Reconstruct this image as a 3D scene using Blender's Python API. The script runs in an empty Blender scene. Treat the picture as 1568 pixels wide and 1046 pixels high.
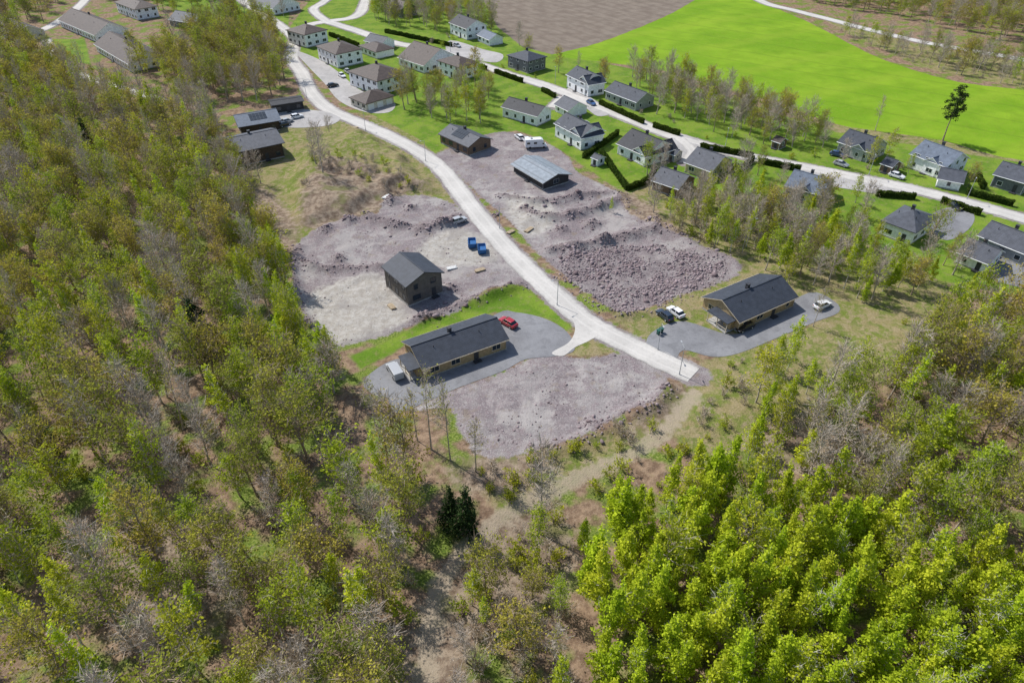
import bpy, math, random, numpy as np, time
from mathutils import Vector, Matrix
T0=time.time()
random.seed(7)
rg=np.random.default_rng(7)
C=bpy.data.collections
SC=bpy.context.scene
COL=SC.collection
# ------------------------------------------------------------ survey -> metres on the site plan
HC=85.0; PT=math.radians(38); SP,CP=math.sin(PT),math.cos(PT)
def S(a,b):
    u=(a-784)/1045.; v=(b-522.5)/1045.
    d=HC/(SP+v*CP)
    return (u*d, d*(CP-v*SP))
def SL(l): return np.array([S(*p) for p in l])
# ------------------------------------------------------------ noise / distance helpers
TAB=rg.random((256,256))
def vn(x,y,s,o=0):
    x=np.asarray(x)/s+o*17.3; y=np.asarray(y)/s+o*9.1
    x,y=x*.819-y*.574,x*.574+y*.819
    xi=np.floor(x).astype(int); yi=np.floor(y).astype(int)
    fx=x-xi; fy=y-yi; fx=fx*fx*(3-2*fx); fy=fy*fy*(3-2*fy)
    a=TAB[xi&255,yi&255]; b=TAB[(xi+1)&255,yi&255]; c=TAB[xi&255,(yi+1)&255]; d=TAB[(xi+1)&255,(yi+1)&255]
    return (a*(1-fx)+b*fx)*(1-fy)+(c*(1-fx)+d*fx)*fy
def seg_d(px,py,a,b):
    vx,vy=b[0]-a[0],b[1]-a[1]; L=vx*vx+vy*vy+1e-9
    t=np.clip(((px-a[0])*vx+(py-a[1])*vy)/L,0,1)
    return (px-a[0]-t*vx)**2+(py-a[1]-t*vy)**2
def lim(px,py,P,m,fn,far):
    out=np.full(px.shape,far,dtype=float)
    k=(px>P[:,0].min()-m)&(px<P[:,0].max()+m)&(py>P[:,1].min()-m)&(py<P[:,1].max()+m)
    if k.any(): out[k]=fn(px[k],py[k],P)
    return out
def _poly(px,py,P):
    n=len(P); d=np.full(px.shape,1e9); ins=np.zeros(px.shape,bool)
    for i in range(n):
        a=P[i]; b=P[(i+1)%n]
        d=np.minimum(d,seg_d(px,py,a,b))
        if a[1]!=b[1]:
            c=((a[1]>py)!=(b[1]>py))&(px<(b[0]-a[0])*(py-a[1])/(b[1]-a[1])+a[0])
            ins^=c
    d=np.sqrt(d); return np.where(ins,d,-d)
def sdp(px,py,P,m=12): return np.maximum(lim(px,py,P,m,_poly,-m),-m)
def _line(px,py,P):
    d=np.full(px.shape,1e9)
    for i in range(len(P)-1): d=np.minimum(d,seg_d(px,py,P[i],P[i+1]))
    return np.sqrt(d)
def ldist(px,py,P,m=12): return np.minimum(lim(px,py,P,m,_line,m),m)
def cr(P,n=6,closed=False):
    P=[np.array(p,float) for p in P]; out=[]
    N=len(P)
    rngi=range(N) if closed else range(N-1)
    for i in rngi:
        if closed: p0,p1,p2,p3=P[(i-1)%N],P[i],P[(i+1)%N],P[(i+2)%N]
        else: p0,p1,p2,p3=P[max(i-1,0)],P[i],P[i+1],P[min(i+2,N-1)]
        for k in range(n):
            t=k/n
            out.append(.5*((2*p1)+(-p0+p2)*t+(2*p0-5*p1+4*p2-p3)*t*t+(-p0+3*p1-3*p2+p3)*t**3))
    if not closed: out.append(P[-1])
    return np.array(out)
# ------------------------------------------------------------ site plan
ROADS=[('road',[(452,60),(447,88),(462,112),(477,142),(503,167),(548,187),(602,211),(647,236),(677,260),(699,287),(722,317),(747,347),(777,382),(812,417),(847,449),(882,480),(915,503),(962,527),(1012,551),(1062,574)],2.75),
 ('road',[(575,-60),(560,0),(545,25),(500,33),(470,40),(452,60)],2.8),
 ('road',[(500,33),(545,47),(600,65),(645,73),(692,84),(740,101),(782,115),(832,130),(882,149),(930,169),(976,187),(1020,205),(1062,217),(1112,232),(1162,243),(1232,256),(1302,270),(1372,284),(1432,298),(1502,316),(1568,335),(1700,375)],2.9),
 ('road',[(70,60),(85,88),(110,108),(150,124),(205,140),(255,156)],1.7),
 ('road',[(1120,-30),(1165,2),(1215,16),(1270,30),(1340,48),(1410,64),(1500,80),(1568,92),(1700,120)],2.8),
 ('road',[(452,60),(430,40),(400,20),(370,0),(340,-30)],2.5),
 ('road',[(-60,60),(0,58),(60,48),(110,20),(140,-10)],2.5),
 ('road',[(862,149),(845,165)],2.0),('road',[(1040,212),(1060,232),(1048,250)],1.8),
 ('road',[(540,-40),(500,0),(480,15),(500,33)],2.4)]
ROADW=[(n,cr(SL(p),6),w) for n,p,w in ROADS]
DRIVE=[('asphalt_driveway',[(757,482),(790,478),(835,488),(868,508),(880,535),(852,545),(805,550),(770,568),(705,592),(650,616),(607,632),(592,608),(572,604),(556,584),(590,556),(622,548),(640,560)]),
 ('asphalt_driveway',[(990,520),(1012,500),(1050,492),(1120,512),(1165,492),(1238,448),(1278,462),(1284,478),(1250,492),(1190,517),(1130,541),(1090,546),(1046,536),(1030,556),(1000,545)]),
 ('concrete_driveway',[(452,78),(490,92),(520,112),(548,136),(580,150),(605,158),(596,172),(560,172),(520,155),(497,128),(470,100)]),
 ('asphalt_driveway',[(1425,330),(1450,318),(1478,318),(1492,332),(1482,352),(1450,368),(1425,352)]),
 ('concrete_driveway',[(1228,256),(1300,270),(1372,286),(1372,300),(1300,290),(1225,275)]),
 ('asphalt_driveway',[(1500,390),(1568,400),(1640,420),(1640,450),(1540,435),(1510,420)]),
 ('concrete_driveway',[(418,172),(470,168),(520,178),(505,192),(450,196),(425,190)]),
 ('concrete_driveway',[(880,130),(905,150),(935,172),(915,178),(895,165),(860,150)]),
 ('concrete_driveway',[(690,62),(740,76),(770,84),(760,96),(720,90),(685,80)]),
 ('concrete_driveway',[(1030,205),(1068,214),(1072,232),(1050,246),(1036,236)]),
]
DRW=[(n,cr(SL(p),4,True)) for n,p in DRIVE]
GRAVEL=[[(450,380),(490,347),(530,335),(575,330),(590,305),(640,298),(685,308),(722,335),(755,372),(795,412),(835,452),(800,440),(740,455),(700,478),(640,497),(560,522),(512,530),(482,510),(457,470),(450,430)],
 [(846,543),(900,548),(960,540),(1012,568),(1022,590),(1000,622),(950,640),(885,676),(820,692),(745,700),(705,665),(690,625),(630,628),(700,594),(770,569),(810,550)],
 [(665,240),(700,222),(745,205),(785,203),(835,218),(870,240),(885,265),(940,292),(965,330),(1050,368),(1135,410),(1090,438),(1040,452),(990,474),(945,482),(905,455),(865,422),(822,387),(790,350),(765,325),(735,300),(705,270)],
 [(1050,585),(1065,560),(1085,570),(1075,590)]]
SAND=[[(465,470),(485,442),(575,418),(600,445),(628,480),(620,495),(560,518),(512,528),(482,498)],
 [(640,400),(650,370),(700,350),(750,372),(760,400),(700,408)],
 [(780,300),(840,310),(850,340),(810,360),(780,335)]]
LAWN=[[(430,60),(520,-60),(760,-60),(770,50),(850,82),(1000,112),(1280,203),(1568,250),(1900,330),(1900,520),(1440,430),(1380,395),(1150,300),(1000,275),(960,300),(880,245),(835,215),(790,200),(700,215),(665,235),(640,212),(560,170),(480,110)],
 [(552,565),(600,542),(640,515),(700,495),(757,478),(835,486),(868,506),(876,500),(838,465),(800,440),(740,458),(680,485),(640,498),(575,530),(535,545)],
 [(60,60),(130,60),(140,100),(90,90)],[(170,-20),(450,-60),(440,60),(300,25)]]
MEADOW=[[(395,200),(440,170),(500,185),(560,190),(640,235),(697,292),(690,312),(600,300),(520,335),(450,372),(400,340),(385,280)],
 [(1062,565),(1100,545),(1200,515),(1290,478),(1420,462),(1460,500),(1380,560),(1250,620),(1190,665),(1090,700),(1030,670),(1050,620)],
 [(940,485),(990,475),(1060,445),(1150,412),(1245,448),(1160,490),(1110,512),(1050,492),(1012,500),(985,518)],
 [(700,705),(850,692),(1000,630),(1030,600),(1065,640),(950,705),(870,745),(790,790),(745,760)],
 [(560,168),(640,190),(700,215),(690,240),(660,240),(600,205)],
 [(1270,190),(1360,205),(1440,217),(1568,245),(1700,270),(1700,300),(1568,262),(1400,232),(1280,222)],
 [(1250,25),(1350,75),(1420,105),(1568,135),(1700,160),(1700,110),(1568,96),(1400,66),(1290,38)],
 [(880,495),(905,505),(960,535),(900,545),(870,540),(885,520)],
 [(1000,275),(1150,300),(1380,395),(1440,430),(1440,470),(1290,478),(1130,412),(1050,368),(965,330),(950,300)]]
FIELD=[[(845,84),(900,71),(960,50),(1030,20),(1085,-12),(1110,-12),(1195,16),(1260,45),(1330,82),(1400,108),(1480,128),(1568,138),(1800,175),(1800,290),(1568,246),(1530,240),(1440,215),(1360,203),(1280,190),(1200,160),(1150,145),(1060,122),(1000,105),(920,95)]]
SOIL=[[(762,42),(740,0),(700,-80),(1160,-80),(1085,-12),(1030,20),(960,50),(900,71),(845,84),(800,72)]]
EARTH=[[(470,285),(500,258),(545,262),(590,275),(650,288),(610,302),(562,334),(500,350),(460,345)],[(745,800),(850,775),(880,830),(860,900),(800,960),(740,900)],[(1150,650),(1260,640),(1300,700),(1180,720)],[(200,820),(330,800),(350,950),(220,980)],[(930,285),(1000,315),(1050,365),(980,350),(935,325)],[(700,705),(840,696),(800,750),(700,745)],[(385,300),(410,290),(460,350),(450,400),(410,370)],[(1010,600),(1060,600),(1020,650),(960,680)],
 [(640,930),(700,880),(740,900),(720,1000),(720,1100),(600,1100)]]
TRAIL=[(1062,605),(1010,668),(950,702),(890,727),(840,750),(785,778),(742,812),(700,850),(672,900),(658,970),(650,1045),(640,1180)]
TRW=cr(SL(TRAIL),4)
MOUND=[(440,300),(470,220),(540,200),(600,222),(650,262),(680,300),(605,296),(568,322),(500,342),(455,345)]
RIDGES=[([(640,492),(690,474),(740,457),(800,436)],1.5,1.8),([(800,322),(840,335),(900,325),(948,308)],2.0,1.8),([(845,385),(900,378),(960,362),(1010,350)],1.8,2.0),
 ([(765,300),(830,312),(880,302),(940,296)],1.3,1.6),([(820,694),(890,678),(950,643),(1003,622),(1024,592)],1.1,1.7),([(560,330),(600,345),(650,350),(690,345)],1.4,1.5),([(455,400),(500,412),(580,408)],.9,1.4),([(905,455),(945,484),(1000,474)],.9,1.5),
 ([(640,355),(680,345),(700,330)],1.2,2),([(950,300),(975,330),(1050,366),(1130,405)],1.1,1.6),([(458,380),(448,420),(460,475),(490,515)],1.0,1.5)]
PILES=[(600,308,1.8,2.6),(628,318,1.2,2.2),(905,345,1.3,3.0),(860,352,1.0,2.4),(930,372,1.0,3),(880,392,1.0,2.2),(520,395,.9,2.5),(690,440,1.2,2.4),(1000,340,1.0,2.2),(760,330,.8,2.),(850,425,.9,2.2),(905,650,.7,2.2),(535,338,1.6,3),(500,352,1.2,2.6)]
ROCKF=[(858,402),(900,385),(1000,375),(1110,405),(1080,433),(990,470),(945,478),(890,440)]
FLAT=[[(430,330),(400,250),(340,230),(330,150),(430,140),(420,60),(340,-60),(1900,-90),(1900,560),(1440,470),(1290,480),(1200,520),(1070,560),(1020,600),(950,650),(750,710),(580,640),(530,560),(470,520),(440,420)],
      [(-100,120),(60,40),(-100,-60),(400,-60),(300,60),(250,160)]]
gravW=[cr(SL(p),3,True) for p in GRAVEL]; sandW=[cr(SL(p),3,True) for p in SAND]
lawnW=[SL(p) for p in LAWN]; meadW=[cr(SL(p),3,True) for p in MEADOW]; fieldW=[cr(SL(p),3,True) for p in FIELD]; soilW=[SL(p) for p in SOIL]; earthW=[cr(SL(p),3,True) for p in EARTH]
flatW=[SL(p) for p in FLAT]; moundW=cr(SL(MOUND),3,True); ridgeW=[(cr(SL(p),3),h,w) for p,h,w in RIDGES]; rockW=cr(SL(ROCKF),3,True)
pileW=[(S(a,b),h,r) for a,b,h,r in PILES]
def union(px,py,L,m=12):
    o=np.full(px.shape,-float(m))
    for P in L: o=np.maximum(o,sdp(px,py,P,m))
    return o
def roadclear(px,py):
    o=np.full(px.shape,12.)
    for n,P,w in ROADW: o=np.minimum(o,ldist(px,py,P,14)-w)
    for n,P in DRW: o=np.minimum(o,-sdp(px,py,P,12))
    return o
def height(px,py,rc=None,gr=None):
    px=np.asarray(px,float); py=np.asarray(py,float)
    if rc is None: rc=roadclear(px,py)
    if gr is None: gr=union(px,py,gravW)
    fl=union(px,py,flatW,20)
    w=np.clip(-fl/18,0,1); w=w*w*(3-2*w)
    inner=(px>-340)&(px<340)&(py<460)
    h=w*inner*((vn(px,py,28)-.5)*3.2+(vn(px,py,9,1)-.5)*.9)
    h+=(vn(px,py,5,5)-.5)*.25
    g=np.clip(gr/1.5,0,1)
    h+=g*((vn(px,py,7,2)-.5)*.5+(vn(px,py,2.3,3)-.5)*.28+(vn(px,py,1.1,4)-.5)*.16)
    m=np.clip((sdp(px,py,moundW)+(vn(px,py,4,11)-.5)*4)/6,0,1); h+=m*m*(3-2*m)*2.8*(.6+.8*vn(px,py,6,4))+m*(vn(px,py,1.5,13)-.5)*.5
    rk=np.clip(sdp(px,py,rockW)/2,0,1); h+=rk*((vn(px,py,5,6)-.4)*.7+(vn(px,py,1.6,8)-.5)*.3)
    for P,hh,ww in ridgeW:
        d=ldist(px,py,P,10); h+=hh*np.exp(-(d/ww)**2)*(.35+1.1*vn(px,py,3.1,7))*(d<9.5)
    for (cx,cy),hh,r in pileW:
        d=np.hypot(px-cx,py-cy)/r; h+=hh*np.clip(1-d*(.75+.5*vn(px,py,1.7,9)),0,1)
    c=np.clip((rc-.4)/3.,0,1)
    return h*c
def hz(x,y): return float(height(np.array([x]),np.array([y]))[0])
# ------------------------------------------------------------ material helpers
class NT:
    def __init__(s,name):
        s.m=bpy.data.materials.new(name); s.m.use_nodes=True; s.t=s.m.node_tree; s.n=s.t.nodes; s.n.clear()
        s.out=s.n.new('ShaderNodeOutputMaterial')
    def new(s,t,**k):
        n=s.n.new(t)
        for a,b in k.items(): setattr(n,a,b)
        return n
    def link(s,a,b): s.t.links.new(a,b)
    def put(s,sock,v):
        if isinstance(v,bpy.types.NodeSocket): s.link(v,sock)
        elif isinstance(v,(tuple,list)):
            sock.default_value=tuple(v)+((1,) if len(v)==3 and len(sock.default_value)==4 else ())
        else: sock.default_value=v
    def pos(s): 
        return s.new('ShaderNodeNewGeometry').outputs['Position']
    def obj(s): return s.new('ShaderNodeTexCoord').outputs['Object']
    def noise(s,vec,sc,det=3,rough=.55):
        n=s.new('ShaderNodeTexNoise'); s.link(vec,n.inputs['Vector']); n.inputs['Scale'].default_value=sc; n.inputs['Detail'].default_value=det; n.inputs['Roughness'].default_value=rough
        return n.outputs['Fac']
    def mr(s,v,a,b,c=0,d=1,smooth=True):
        n=s.new('ShaderNodeMapRange'); n.interpolation_type='SMOOTHSTEP' if smooth else 'LINEAR'
        s.put(n.inputs['Value'],v)
        for i,x in zip(('From Min','From Max','To Min','To Max'),(a,b,c,d)): n.inputs[i].default_value=x
        return n.outputs['Result']
    def mix(s,f,a,b,mode='MIX'):
        n=s.new('ShaderNodeMix'); n.data_type='RGBA'; n.blend_type=mode
        s.put(n.inputs[0],f); s.put(n.inputs[6],a); s.put(n.inputs[7],b); return n.outputs[2]
    def math(s,op,a,b=0.0):
        n=s.new('ShaderNodeMath'); n.operation=op; s.put(n.inputs[0],a); s.put(n.inputs[1],b); return n.outputs[0]
    def attr(s,name):
        n=s.new('ShaderNodeAttribute'); n.attribute_name=name; return n.outputs['Fac']
    def bsdf(s,col,rough=.9,spec=.2,metal=0,bump=None,bs=.3,bd=.05):
        b=s.new('ShaderNodeBsdfPrincipled'); s.put(b.inputs['Base Color'],col); s.put(b.inputs['Roughness'],rough)
        b.inputs['Specular IOR Level'].default_value=spec; b.inputs['Metallic'].default_value=metal
        if bump is not None:
            n=s.new('ShaderNodeBump'); s.link(bump,n.inputs['Height']); n.inputs['Strength'].default_value=bs; n.inputs['Distance'].default_value=bd
            s.link(n.outputs[0],b.inputs['Normal'])
        s.link(b.outputs[0],s.out.inputs[0]); return s.m
MC={}
def plain(name,col,rough=.7,spec=.3,metal=0,var=.25,sc=3.):
    k=(name,tuple(col),rough)
    if k in MC: return MC[k]
    n=NT(name); f=n.noise(n.obj(),sc,3)
    c=n.mix(n.mr(f,.3,.7),tuple(x*(1-var) for x in col),tuple(min(1,x*(1+var)) for x in col))
    MC[k]=n.bsdf(c,rough,spec,metal); return MC[k]
def boards(name,col,period=.18,vertical=False):
    k=(name,tuple(col),'b')
    if k in MC: return MC[k]
    n=NT(name); o=n.obj(); sp=n.new('ShaderNodeSeparateXYZ'); n.link(o,sp.inputs[0])
    if vertical: z=n.math('ADD',sp.outputs[0],sp.outputs[1])
    else: z=sp.outputs[2]
    fr=n.math('FRACT',n.math('DIVIDE',z,period))
    groove=n.mr(fr,0.0,.16)
    f=n.noise(o,1.5,4)
    c=n.mix(n.mr(f,.3,.7),tuple(x*.82 for x in col),tuple(min(1,x*1.15) for x in col))
    c=n.mix(groove,tuple(x*.6 for x in col),c)
    MC[k]=n.bsdf(c,.8,.2,0,groove,.5,.02); return MC[k]
def roofm(name,col,metal=False,rough=.6):
    k=(name,tuple(col),'r')
    if k in MC: return MC[k]
    n=NT(name); o=n.obj(); sp=n.new('ShaderNodeSeparateXYZ'); n.link(o,sp.inputs[0])
    a=n.math('FRACT',n.math('DIVIDE',sp.outputs[0],.45 if metal else .30)); b=n.math('FRACT',n.math('DIVIDE',sp.outputs[1],3.0 if metal else .36))
    ga=n.mr(a,0,.25); gb=n.mr(b,0,.25)
    g=n.math('MINIMUM',ga,gb)
    f=n.noise(o,.9,5); f2=n.noise(o,7.,2)
    c=n.mix(n.mr(f,.3,.7),tuple(x*.8 for x in col),tuple(min(1,x*1.25) for x in col))
    c=n.mix(n.mr(f2,.45,.75,0,.35),c,tuple(x*1.5 for x in col))
    c=n.mix(g,tuple(x*.6 for x in col),c)
    MC[k]=n.bsdf(c,rough,.3,0,g,.6,.03); return MC[k]
# ------------------------------------------------------------ mesh helpers
def mk(name,mesh,parent=None,loc=None,rz=None):
    o=bpy.data.objects.new(name,mesh); COL.objects.link(o)
    if parent is not None: o.parent=parent
    if loc is not None: o.location=loc
    if rz is not None: o.rotation_euler=(0,0,rz)
    return o
def npmesh(name,V,F,mats,mi=None,tint=None,smooth=False,attrs=None):
    me=bpy.data.meshes.new(name); k=F.shape[1]
    me.vertices.add(len(V)); me.vertices.foreach_set('co',V.astype(np.float32).ravel())
    me.loops.add(F.size); me.loops.foreach_set('vertex_index',F.astype(np.int32).ravel())
    me.polygons.add(len(F)); me.polygons.foreach_set('loop_start',np.arange(0,F.size,k,dtype=np.int32)); 
    try: me.polygons.foreach_set('loop_total',np.full(len(F),k,dtype=np.int32))
    except Exception: pass
    if smooth: me.polygons.foreach_set('use_smooth',np.ones(len(F),bool))
    for m in mats: me.materials.append(m)
    if mi is not None: me.polygons.foreach_set('material_index',mi.astype(np.int32))
    me.update(calc_edges=True)
    if tint is not None:
        a=me.attributes.new('tint','FLOAT','FACE'); a.data.foreach_set('value',tint.astype(np.float32))
    if attrs:
        for n,v in attrs.items():
            a=me.attributes.new(n,'FLOAT','POINT'); a.data.foreach_set('value',v.astype(np.float32).ravel())
    return me
class MB:
    def __init__(s): s.v=[]; s.f=[]; s.m=[]
    def add(s,vs,fs,m=0):
        b=len(s.v); s.v+= [tuple(map(float,p)) for p in vs]; s.f+=[tuple(b+i for i in f) for f in fs]; s.m+=[m]*len(fs)
    def box(s,x0,x1,y0,y1,z0,z1,m=0):
        s.add([(x0,y0,z0),(x1,y0,z0),(x1,y1,z0),(x0,y1,z0),(x0,y0,z1),(x1,y0,z1),(x1,y1,z1),(x0,y1,z1)],
              [(0,3,2,1),(4,5,6,7),(0,1,5,4),(1,2,6,5),(2,3,7,6),(3,0,4,7)],m)
    def cyl(s,p0,p1,r0,r1,n=8,m=0):
        p0=Vector(p0);p1=Vector(p1);d=(p1-p0).normalized();a=d.orthogonal().normalized();b=d.cross(a)
        vs=[]
        for p,r in((p0,r0),(p1,r1)):
            for i in range(n):
                t=2*math.pi*i/n; vs.append(p+(a*math.cos(t)+b*math.sin(t))*r)
        fs=[(i,(i+1)%n,n+(i+1)%n,n+i) for i in range(n)]+[tuple(range(n-1,-1,-1)),tuple(range(n,2*n))]
        s.add(vs,fs,m)
    def obj(s,name,mats,parent=None,loc=None,rz=None,swap=False,bevel=0):
        me=bpy.data.meshes.new(name)
        v=[(p[1],p[0],p[2]) for p in s.v] if swap else s.v
        f=[tuple(reversed(q)) for q in s.f] if swap else s.f
        me.from_pydata(v,[],f)
        for m in mats: me.materials.append(m)
        me.polygons.foreach_set('material_index',s.m); me.update()
        o=mk(name,me,parent,loc,rz)
        if bevel:
            b=o.modifiers.new('bevel','BEVEL'); b.width=bevel; b.segments=2; b.limit_method='ANGLE'
        return o
def empty(name,loc=(0,0,0),rz=0):
    o=bpy.data.objects.new(name,None); COL.objects.link(o); o.location=loc; o.rotation_euler=(0,0,rz); o.empty_display_size=.5; return o
# ------------------------------------------------------------ ground material
def ground_mat():
    n=NT('ground_soil_grass'); p=n.pos()
    big=n.noise(p,.035,3); mid=n.noise(p,.16,4); sm=n.noise(p,.7,5,.65); fine=n.noise(p,3.2,4,.7); vf=n.noise(p,9,2,.7)
    sp=n.new('ShaderNodeSeparateXYZ'); n.link(p,sp.inputs[0])
    def mask(name,soft=.25,amp=1.2,src=None):
        a=n.attr(name); w=n.math('MULTIPLY',n.math('SUBTRACT',src or sm,.5),amp*2)
        return n.mr(n.math('ADD',a,w),-soft,soft)
    def stripes(ax,ay,per,lo,hi):
        q=n.math('ADD',n.math('MULTIPLY',sp.outputs[0],ax),n.math('MULTIPLY',sp.outputs[1],ay))
        q=n.math('ADD',q,n.math('MULTIPLY',big,8.))
        q=n.math('SINE',n.math('MULTIPLY',q,6.283/per)); return n.mr(q,lo,hi)
    # forest floor
    c=n.mix(n.mr(sm,.35,.65),(.15,.098,.065),(.30,.21,.14))
    c=n.mix(n.mr(mid,.46,.60),c,n.mix(n.mr(fine,.35,.65),(.075,.115,.02),(.20,.26,.04)))
    c=n.mix(n.mr(fine,.5,.75,0,.6),c,(.34,.26,.19))
    # meadow
    me=n.mix(n.mr(mid,.40,.60),(.27,.22,.11),(.155,.195,.035))
    me=n.mix(n.mr(sm,.42,.62),me,(.31,.25,.145)); me=n.mix(n.mr(n.noise(p,.45,4,.7),.5,.62,0,.75),me,(.12,.165,.028)); me=n.mix(n.mr(fine,.4,.7,0,.6),me,(.11,.11,.035))
    c=n.mix(mask('meadow',.8,2.),c,me)
    la=n.mix(n.mr(mid,.4,.6),(.11,.20,.018),(.18,.26,.03)); la=n.mix(n.mr(sm,.48,.7,0,.75),la,(.21,.205,.075)); la=n.mix(n.mr(fine,.45,.7,0,.5),la,(.065,.115,.014))
    c=n.mix(mask('lawn',.5,1.),c,la)
    fi=n.mix(n.mr(big,.35,.65),(.14,.27,.010),(.21,.34,.018)); fi=n.mix(n.mr(mid,.4,.7,0,.5),fi,(.13,.235,.010)); fi=n.mix(n.mr(sm,.4,.7,0,.4),fi,(.21,.28,.03))
    fi=n.mix(n.math('MULTIPLY',stripes(.55,.83,16,.93,1.),.3),fi,(.11,.18,.015)); fi=n.mix(n.math('MULTIPLY',stripes(.5,-.86,34,.6,1.),.25),fi,(.25,.33,.03))
    c=n.mix(mask('field',.3,.6),c,fi)
    so=n.mix(n.mr(mid,.35,.65),(.18,.145,.115),(.235,.195,.155)); so=n.mix(n.mr(fine,.4,.7,0,.4),so,(.13,.10,.08))
    so=n.mix(n.math('MULTIPLY',stripes(.8,.6,7,.3,1.),.3),so,(.13,.105,.085))
    c=n.mix(mask('soil',.3,.6),c,so)
    ea=n.mix(n.mr(sm,.35,.65),(.15,.105,.075),(.33,.26,.19)); ea=n.mix(n.mr(fine,.45,.7,0,.6),ea,(.22,.175,.13)); ea=n.mix(n.mr(mid,.52,.66,0,.7),ea,(.14,.15,.045))
    c=n.mix(mask('earth',1.6,4.),c,ea)
    # gravel
    g=n.mix(n.mr(mid,.42,.58),(.205,.172,.175),(.285,.258,.25)); g=n.mix(n.mr(sm,.42,.68),g,(.24,.192,.196))
    g=n.mix(n.mr(fine,.5,.64,0,.75),g,(.40,.365,.355)); g=n.mix(n.mr(vf,.5,.66,0,.8),g,(.10,.085,.087))
    g=n.mix(n.mr(n.noise(p,.28,5,.7),.56,.66,0,.6),g,(.215,.172,.13))
    g=n.mix(n.mr(n.noise(p,.09,6,.75),.50,.60,0,.7),g,(.36,.335,.315))
    g=n.mix(n.mr(n.noise(p,.5,5,.8),.58,.66,0,.5),g,(.135,.113,.115))
    g=n.mix(n.math('MULTIPLY',n.mr(n.attr('track'),-.6,.6,0,.38),n.mr(sm,.35,.6)),g,(.42,.39,.37))
    sa=n.mix(n.mr(sm,.35,.65),(.33,.30,.26),(.43,.405,.37)); sa=n.mix(n.mr(fine,.5,.7,0,.7),sa,(.20,.18,.155)); sa=n.mix(n.mr(mid,.5,.65,0,.6),sa,(.26,.235,.215))
    g=n.mix(mask('sand',1.4,3.0),g,sa)
    g=n.mix(n.mr(n.attr('dark'),-.5,1.5,0,.8),g,n.mix(n.mr(fine,.35,.65),(.10,.078,.078),(.25,.205,.205)))
    c=n.mix(mask('gravel',.35,1.5),c,g)
    c=n.mix(n.mr(n.math('ADD',n.attr('trail'),n.math('MULTIPLY',n.math('SUBTRACT',sm,.5),4.)),-.7,.7,0,.75),c,n.mix(fine,(.27,.22,.155),(.42,.355,.27)))
    h=n.math('ADD',n.math('MULTIPLY',sm,.6),n.math('MULTIPLY',fine,.4))
    return n.bsdf(c,.95,.1,0,h,.8,.45)
def axis(lo,hi,st,far):
    a=np.arange(lo,hi+st*.5,st); e=[];d=st;x=hi
    while x<far: d*=1.35; x+=d; e.append(x)
    e=np.array(e); return np.concatenate([-(e[::-1]-hi)+lo,a,e+(a[-1]-hi)])
xs=axis(-300,300,.62,5000); ys=axis(15,430,.62,5000)
X,Y=np.meshgrid(xs,ys); px=X.ravel(); py=Y.ravel()
rc=roadclear(px,py); gr=union(px,py,gravW)
Z=height(px,py,rc,gr)
at={}
gs=gr.copy()
for n,P,w in ROADW: gs=np.maximum(gs,w+.7-ldist(px,py,P,10))
at['gravel']=np.clip(gs,-6,6)
at['sand']=union(px,py,sandW); at['lawn']=union(px,py,lawnW); at['meadow']=union(px,py,meadW); at['field']=union(px,py,fieldW); at['soil']=union(px,py,soilW); at['earth']=union(px,py,earthW)
at['trail']=1.5-ldist(px,py,TRW)
tr=np.full(px.shape,-3.)
for (a,b,r) in [(785,612,4.2),(785,612,2.6),(785,612,1.2),(920,590,4.0),(672,325,3.5)]:
    cx,cy=S(a,b); tr=np.maximum(tr,.5-np.abs(np.hypot(px-cx,py-cy)-r))
for L in [[(700,300),(740,270),(800,270)],[(760,380),(700,385),(660,410),(690,440)],[(850,560),(800,640),(900,640),(990,590),(900,560)],[(500,430),(560,420),(590,370),(650,360),(720,345)],[(860,400),(920,350),(900,330)],[(640,620),(760,590),(900,570)]]:
    W=cr(SL(L),5)
    d=ldist(px,py,W,6); tr=np.maximum(tr,.4-np.abs(d-.9))
at['track']=np.clip(tr,-3,3)
dk=np.full(px.shape,-4.)
for P,hh,ww in ridgeW: dk=np.maximum(dk,ww*.9-ldist(px,py,P,8))
for (cx,cy),hh,r in pileW: dk=np.maximum(dk,(r*.8-np.hypot(px-cx,py-cy))*.6)
dk=np.maximum(dk,np.minimum(sdp(px,py,rockW),1.0)*.5)
at['dark']=np.clip(dk,-4,4)
nx,ny=len(xs),len(ys)
idx=np.arange(nx*ny).reshape(ny,nx)
F=np.stack([idx[:-1,:-1].ravel(),idx[:-1,1:].ravel(),idx[1:,1:].ravel(),idx[1:,:-1].ravel()],1)
mk('ground',npmesh('ground',np.stack([px,py,Z],1),F,[ground_mat()],smooth=True,attrs=at))
print('ground',time.time()-T0)
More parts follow.
